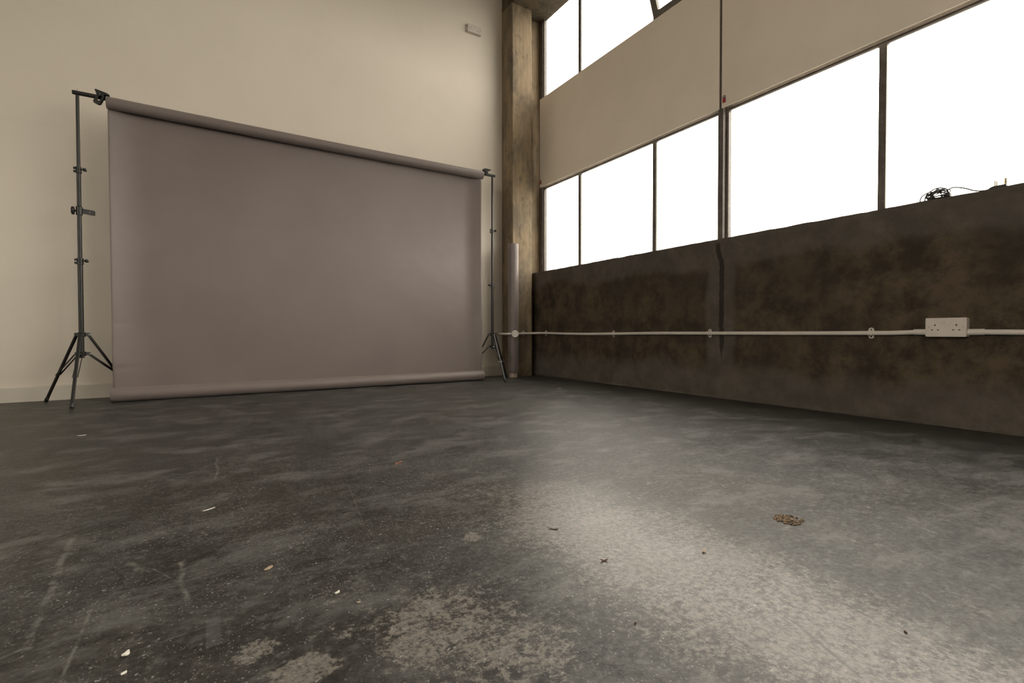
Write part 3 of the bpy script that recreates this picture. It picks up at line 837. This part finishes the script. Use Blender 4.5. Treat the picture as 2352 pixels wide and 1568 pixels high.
# ------------------------------------------------------------------ cable coil and plug on the sill
cc = thing('coiled_cable', 'tangled coil of thin black cable lying on the window sill', 'cable', (2.952, .90, SILL+.003))
bm = bmesh.new(); rnd = random.Random(4)
cy, cx0, cz = .895, 2.953, SILL+.006
for L_ in range(14):
    pts = []; ph = rnd.random()*6; ry = .016+.028*rnd.random(); rz = .013+.013*rnd.random(); tx = rnd.uniform(-.014, .014); cyy = cy+rnd.uniform(-.006, .006)
    for k in range(41):
        a = 2*PI*k/40
        pts.append((cx0+tx*math.sin(a)+.012*math.cos(a)*(1 if L_ % 2 else -1), cyy+ry*math.cos(a)+.003*math.sin(3*a+ph),
                    SILL+.004+rz*(1+math.sin(a))+.0015*math.sin(4*a+ph)))
    tube(bm, pts, .0021, 8)
for L_ in range(4):
    pts = []; ph = rnd.random()*6
    for k in range(37):
        a = 2*PI*k/36
        pts.append((cx0+.022*math.cos(a)*rnd.uniform(.97, 1.03), cy+.040*math.sin(a), SILL+.005+.004*L_+.002*math.sin(2*a+ph)))
    tube(bm, pts, .0024, 8)
obj('loops', bm, M['cable'], cc, True)
bm = bmesh.new()
tube(bm, smooth_path([(2.945, .945, SILL+.004), (2.945, .935, SILL+.036), (2.945, .90, SILL+.055), (2.945, .865, SILL+.044), (2.945, .852, SILL+.012)], 8), .0026, 8)
tube(bm, smooth_path([(2.950, .965, SILL+.002), (2.950, .957, SILL+.030), (2.950, .925, SILL+.044), (2.950, .89, SILL+.032)], 8), .0026, 8)
tube(bm, smooth_path([(2.945, .862, SILL+.036), (2.945, .838, SILL+.044), (2.945, .800, SILL+.032), (2.945, .765, SILL+.012), (2.945, .735, SILL+.004), (2.950, .716, SILL+.006)], 8), .0026, 8)
obj('trailing_loop', bm, M['cable'], cc, True)
bm = bmesh.new(); box(bm, 2.935, 2.962, .846, .866, SILL+.006, SILL+.024, .004)
for v in bm.verts: v.co.z += (v.co.y-.855)*.3
obj('connector', bm, M['blackp'], cc, True)
pl = thing('mains_plug', 'black three-pin plug lying pins up on the window sill', 'plug', (2.952, .688, SILL))
bm = bmesh.new()
prism(bm, [(-.030, .003), (-.026, .001), (.026, .001), (.030, .006), (.026, .014), (-.014, .014), (-.026, .009)], lambda u, v, w: (2.934+w, .687-u, SILL+v), .034)
bmesh.ops.bevel(bm, geom=bm.edges[:], offset=.0015, segments=2, affect='EDGES'); obj('body', bm, M['blackp'], pl, True)
for y_, x_, hh in ((.664, 2.951, .031), (.695, 2.940, .026), (.695, 2.962, .026)):
    bm = bmesh.new(); box(bm, x_-.002, x_+.002, y_-(.004 if hh > .03 else .002), y_+(.004 if hh > .03 else .002), SILL+.012, SILL+.012+hh, .0006, 1)
    obj('pin', bm, M['brass'], pl)

# ------------------------------------------------------------------ bits on the floor
bm = bmesh.new(); rnd = random.Random(11)
for k in range(150):
    a = rnd.random()*2*PI; r = .033*math.sqrt(rnd.random())
    x = 1.152+r*math.cos(a)*1.0; y = .617+r*math.sin(a)*.9; s = rnd.uniform(.0013, .0034)
    q = bmesh.ops.create_icosphere(bm, subdivisions=1, radius=s)['verts']
    for v in q: v.co = Vector((v.co.x*rnd.uniform(.8, 1.5), v.co.y*rnd.uniform(.8, 1.5), v.co.z*.7))+Vector((x, y, .0008+rnd.random()*.0012))
g = rebase(obj('gravel_patch', bm, M['gravel']), (1.152, .617, 0))
tag(g, 'small round patch of brown gravel crumbs on the right side of the floor', 'gravel'); g['kind'] = 'stuff'

def flake(name, label, cat, x, y, L, Wd, rot, mat, thick=.0012, curl=.25, seed=1, group=None):
    rnd = random.Random(seed); m = bmesh.new(); n = 12; A = []; B = []
    for k in range(n):
        a = 2*PI*k/n; r = 1+rnd.uniform(-.22, .18); u, v = L*.5*math.cos(a)*r, Wd*.5*math.sin(a)*r
        X = x+u*math.cos(rot)-v*math.sin(rot); Y = y+u*math.sin(rot)+v*math.cos(rot); z = .0004+curl*L*(abs(math.cos(a)))**2*.25
        A.append(m.verts.new((X, Y, z))); B.append(m.verts.new((X, Y, z+thick)))
    c0 = m.verts.new((x, y, .0004)); c1 = m.verts.new((x, y, .0004+thick*1.6))
    for k in range(n):
        q = (k+1) % n
        m.faces.new((A[k], A[q], c0)); m.faces.new((B[k], B[q], c1)); m.faces.new((A[k], A[q], B[q], B[k]))
    return tag(rebase(obj(name, m, mat), (x, y, 0)), label, cat, group)
bm = bmesh.new(); tube(bm, smooth_path([(.527, 1.575, .002), (.535, 1.583, .003), (.546, 1.590, .0022), (.560, 1.604, .002)], 5), .0011, 8)
tag(rebase(obj('wire_scrap', bm, M['copper'], None, True), (.54, 1.588, 0)), 'short orange wire offcut on the floor in front of the backdrop', 'wire')
flake('paper_scrap', 'tiny bright white scrap of paper, left centre of the floor', 'scrap', .182, .848, .010, .004, .5, M['white'], .002, .5, 1)
flake('paper_scrap', 'crumpled pale paper scrap on the floor, lower left of the photo', 'scrap', -.099, .839, .011, .008, 1.0, M['white'], .002, .5, 2)
flake('paper_scrap', 'smallest pale paper scrap, nearest the lower left edge of the floor', 'scrap', -.096, .793, .008, .004, .6, M['white'], .0015, .4, 3)
flake('plaster_chip', 'flat tan chip of plaster on the dark floor, left of centre', 'chip', .093, 1.007, .020, .010, .7, M['tan'], .001, .2, 4)
flake('plaster_chip', 'small tan chip of plaster lying above the pale worn patches', 'chip', .205, .80, .007, .005, -.4, M['tan'], .001, .3, 9)
flake('dry_leaf', 'dark brown dry leaf fragment on the pale worn strip of floor', 'leaf', .644, .694, .016, .005, -.35, M['leaf'], .001, .8, 5)
flake('dirt_crumb', 'grey brown crumb on the edge of the pale strip, left of the gravel patch', 'crumb', .839, .616, .011, .007, .3, M['tan'], .002, .3, 6)
flake('dirt_crumb', 'tiny reddish brown crumb near the bottom centre of the floor', 'crumb', .545, .519, .006, .003, .2, M['leaf'], .001, .4, 7)
flake('dirt_crumb', 'dark crumb on the floor at lower right, on the pale strip', 'crumb', .863, .292, .006, .004, .8, M['leaf'], .001, .4, 8)
flake('paint_flake', 'pale paint flake on the floor in front of the left stand', 'flake', -.462, 2.753, .028, .012, .1, M['white'], .001, .15, 10)
flake('paint_flake', 'long pale paint flake on the dark floor at middle left', 'flake', -.001, 1.424, .032, .006, .5, M['white'], .0008, .1, 12)
flake('paint_flake', 'thin pale flake near the foot of the low concrete wall', 'flake', 2.35, 3.05, .035, .008, -.7, M['white'], .001, .3, 13)
flake('dark_splinter', 'grey splinter at the left end of the pale worn strip', 'splinter', .652, .869, .026, .006, -.9, M['steel'], .001, .3, 14)

# ------------------------------------------------------------------ daylight
w = bpy.data.worlds.new('overcast_sky'); SC.world = w; w.use_nodes = True
nt = w.node_tree; nt.nodes.clear()
tc = nt.nodes.new('ShaderNodeTexCoord'); sp = nt.nodes.new('ShaderNodeSeparateXYZ'); nt.links.new(tc.outputs['Generated'], sp.inputs[0])
rp = nt.nodes.new('ShaderNodeValToRGB'); mr = nt.nodes.new('ShaderNodeMapRange')
nt.links.new(sp.outputs[2], mr.inputs[0]); mr.inputs[1].default_value = -1; mr.inputs[2].default_value = 1
nt.links.new(mr.outputs[0], rp.inputs[0])
el = rp.color_ramp.elements
el[0].position = 0; el[0].color = (.20, .18, .15, 1); el[1].position = 1; el[1].color = (1, .90, .79, 1)
a = el.new(.49); a.color = (.22, .20, .17, 1); b = el.new(.51); b.color = (.82, .735, .645, 1)
bg = nt.nodes.new('ShaderNodeBackground'); nt.links.new(rp.outputs[0], bg.inputs[0]); bg.inputs[1].default_value = 8.8
ow = nt.nodes.new('ShaderNodeOutputWorld'); nt.links.new(bg.outputs[0], ow.inputs[0])

# ------------------------------------------------------------------ camera
F_PX = 1117.89
cam = bpy.data.cameras.new('camera'); co = bpy.data.objects.new('camera', cam); COL.objects.link(co); SC.camera = co
cam.sensor_fit = 'HORIZONTAL'; cam.sensor_width = 36; cam.lens = 36*F_PX/2352; cam.clip_start = .02; cam.clip_end = 200
fw = Vector((.53071511, .84735907, -.0180021)).normalized()
rt = Vector((7.58108726e-04, -4.74842799e-04, -1.25505807e-06)).normalized()
up = rt.cross(fw).normalized()
co.matrix_world = Matrix(((rt.x, up.x, -fw.x, 0), (rt.y, up.y, -fw.y, 0), (rt.z, up.z, -fw.z, CAM_Z), (0, 0, 0, 1)))

SC.view_settings.view_transform = 'Standard'; SC.view_settings.look = 'None'
SC.view_settings.gamma = 1; SC.view_settings.use_curve_mapping = False
SC.view_settings.exposure = 0.07
SC.cycles.use_denoising = True
try: SC.cycles.denoiser = 'OPENIMAGEDENOISE'
except Exception: pass
SC.cycles.max_bounces = 6; SC.cycles.diffuse_bounces = 5; SC.cycles.glossy_bounces = 3; SC.cycles.transparent_max_bounces = 8
SC.cycles.use_adaptive_sampling = True; SC.cycles.adaptive_threshold = .12; SC.cycles.adaptive_min_samples = 20
SC.cycles.caustics_reflective = False; SC.cycles.caustics_refractive = False
SC.cycles.sample_clamp_indirect = 8
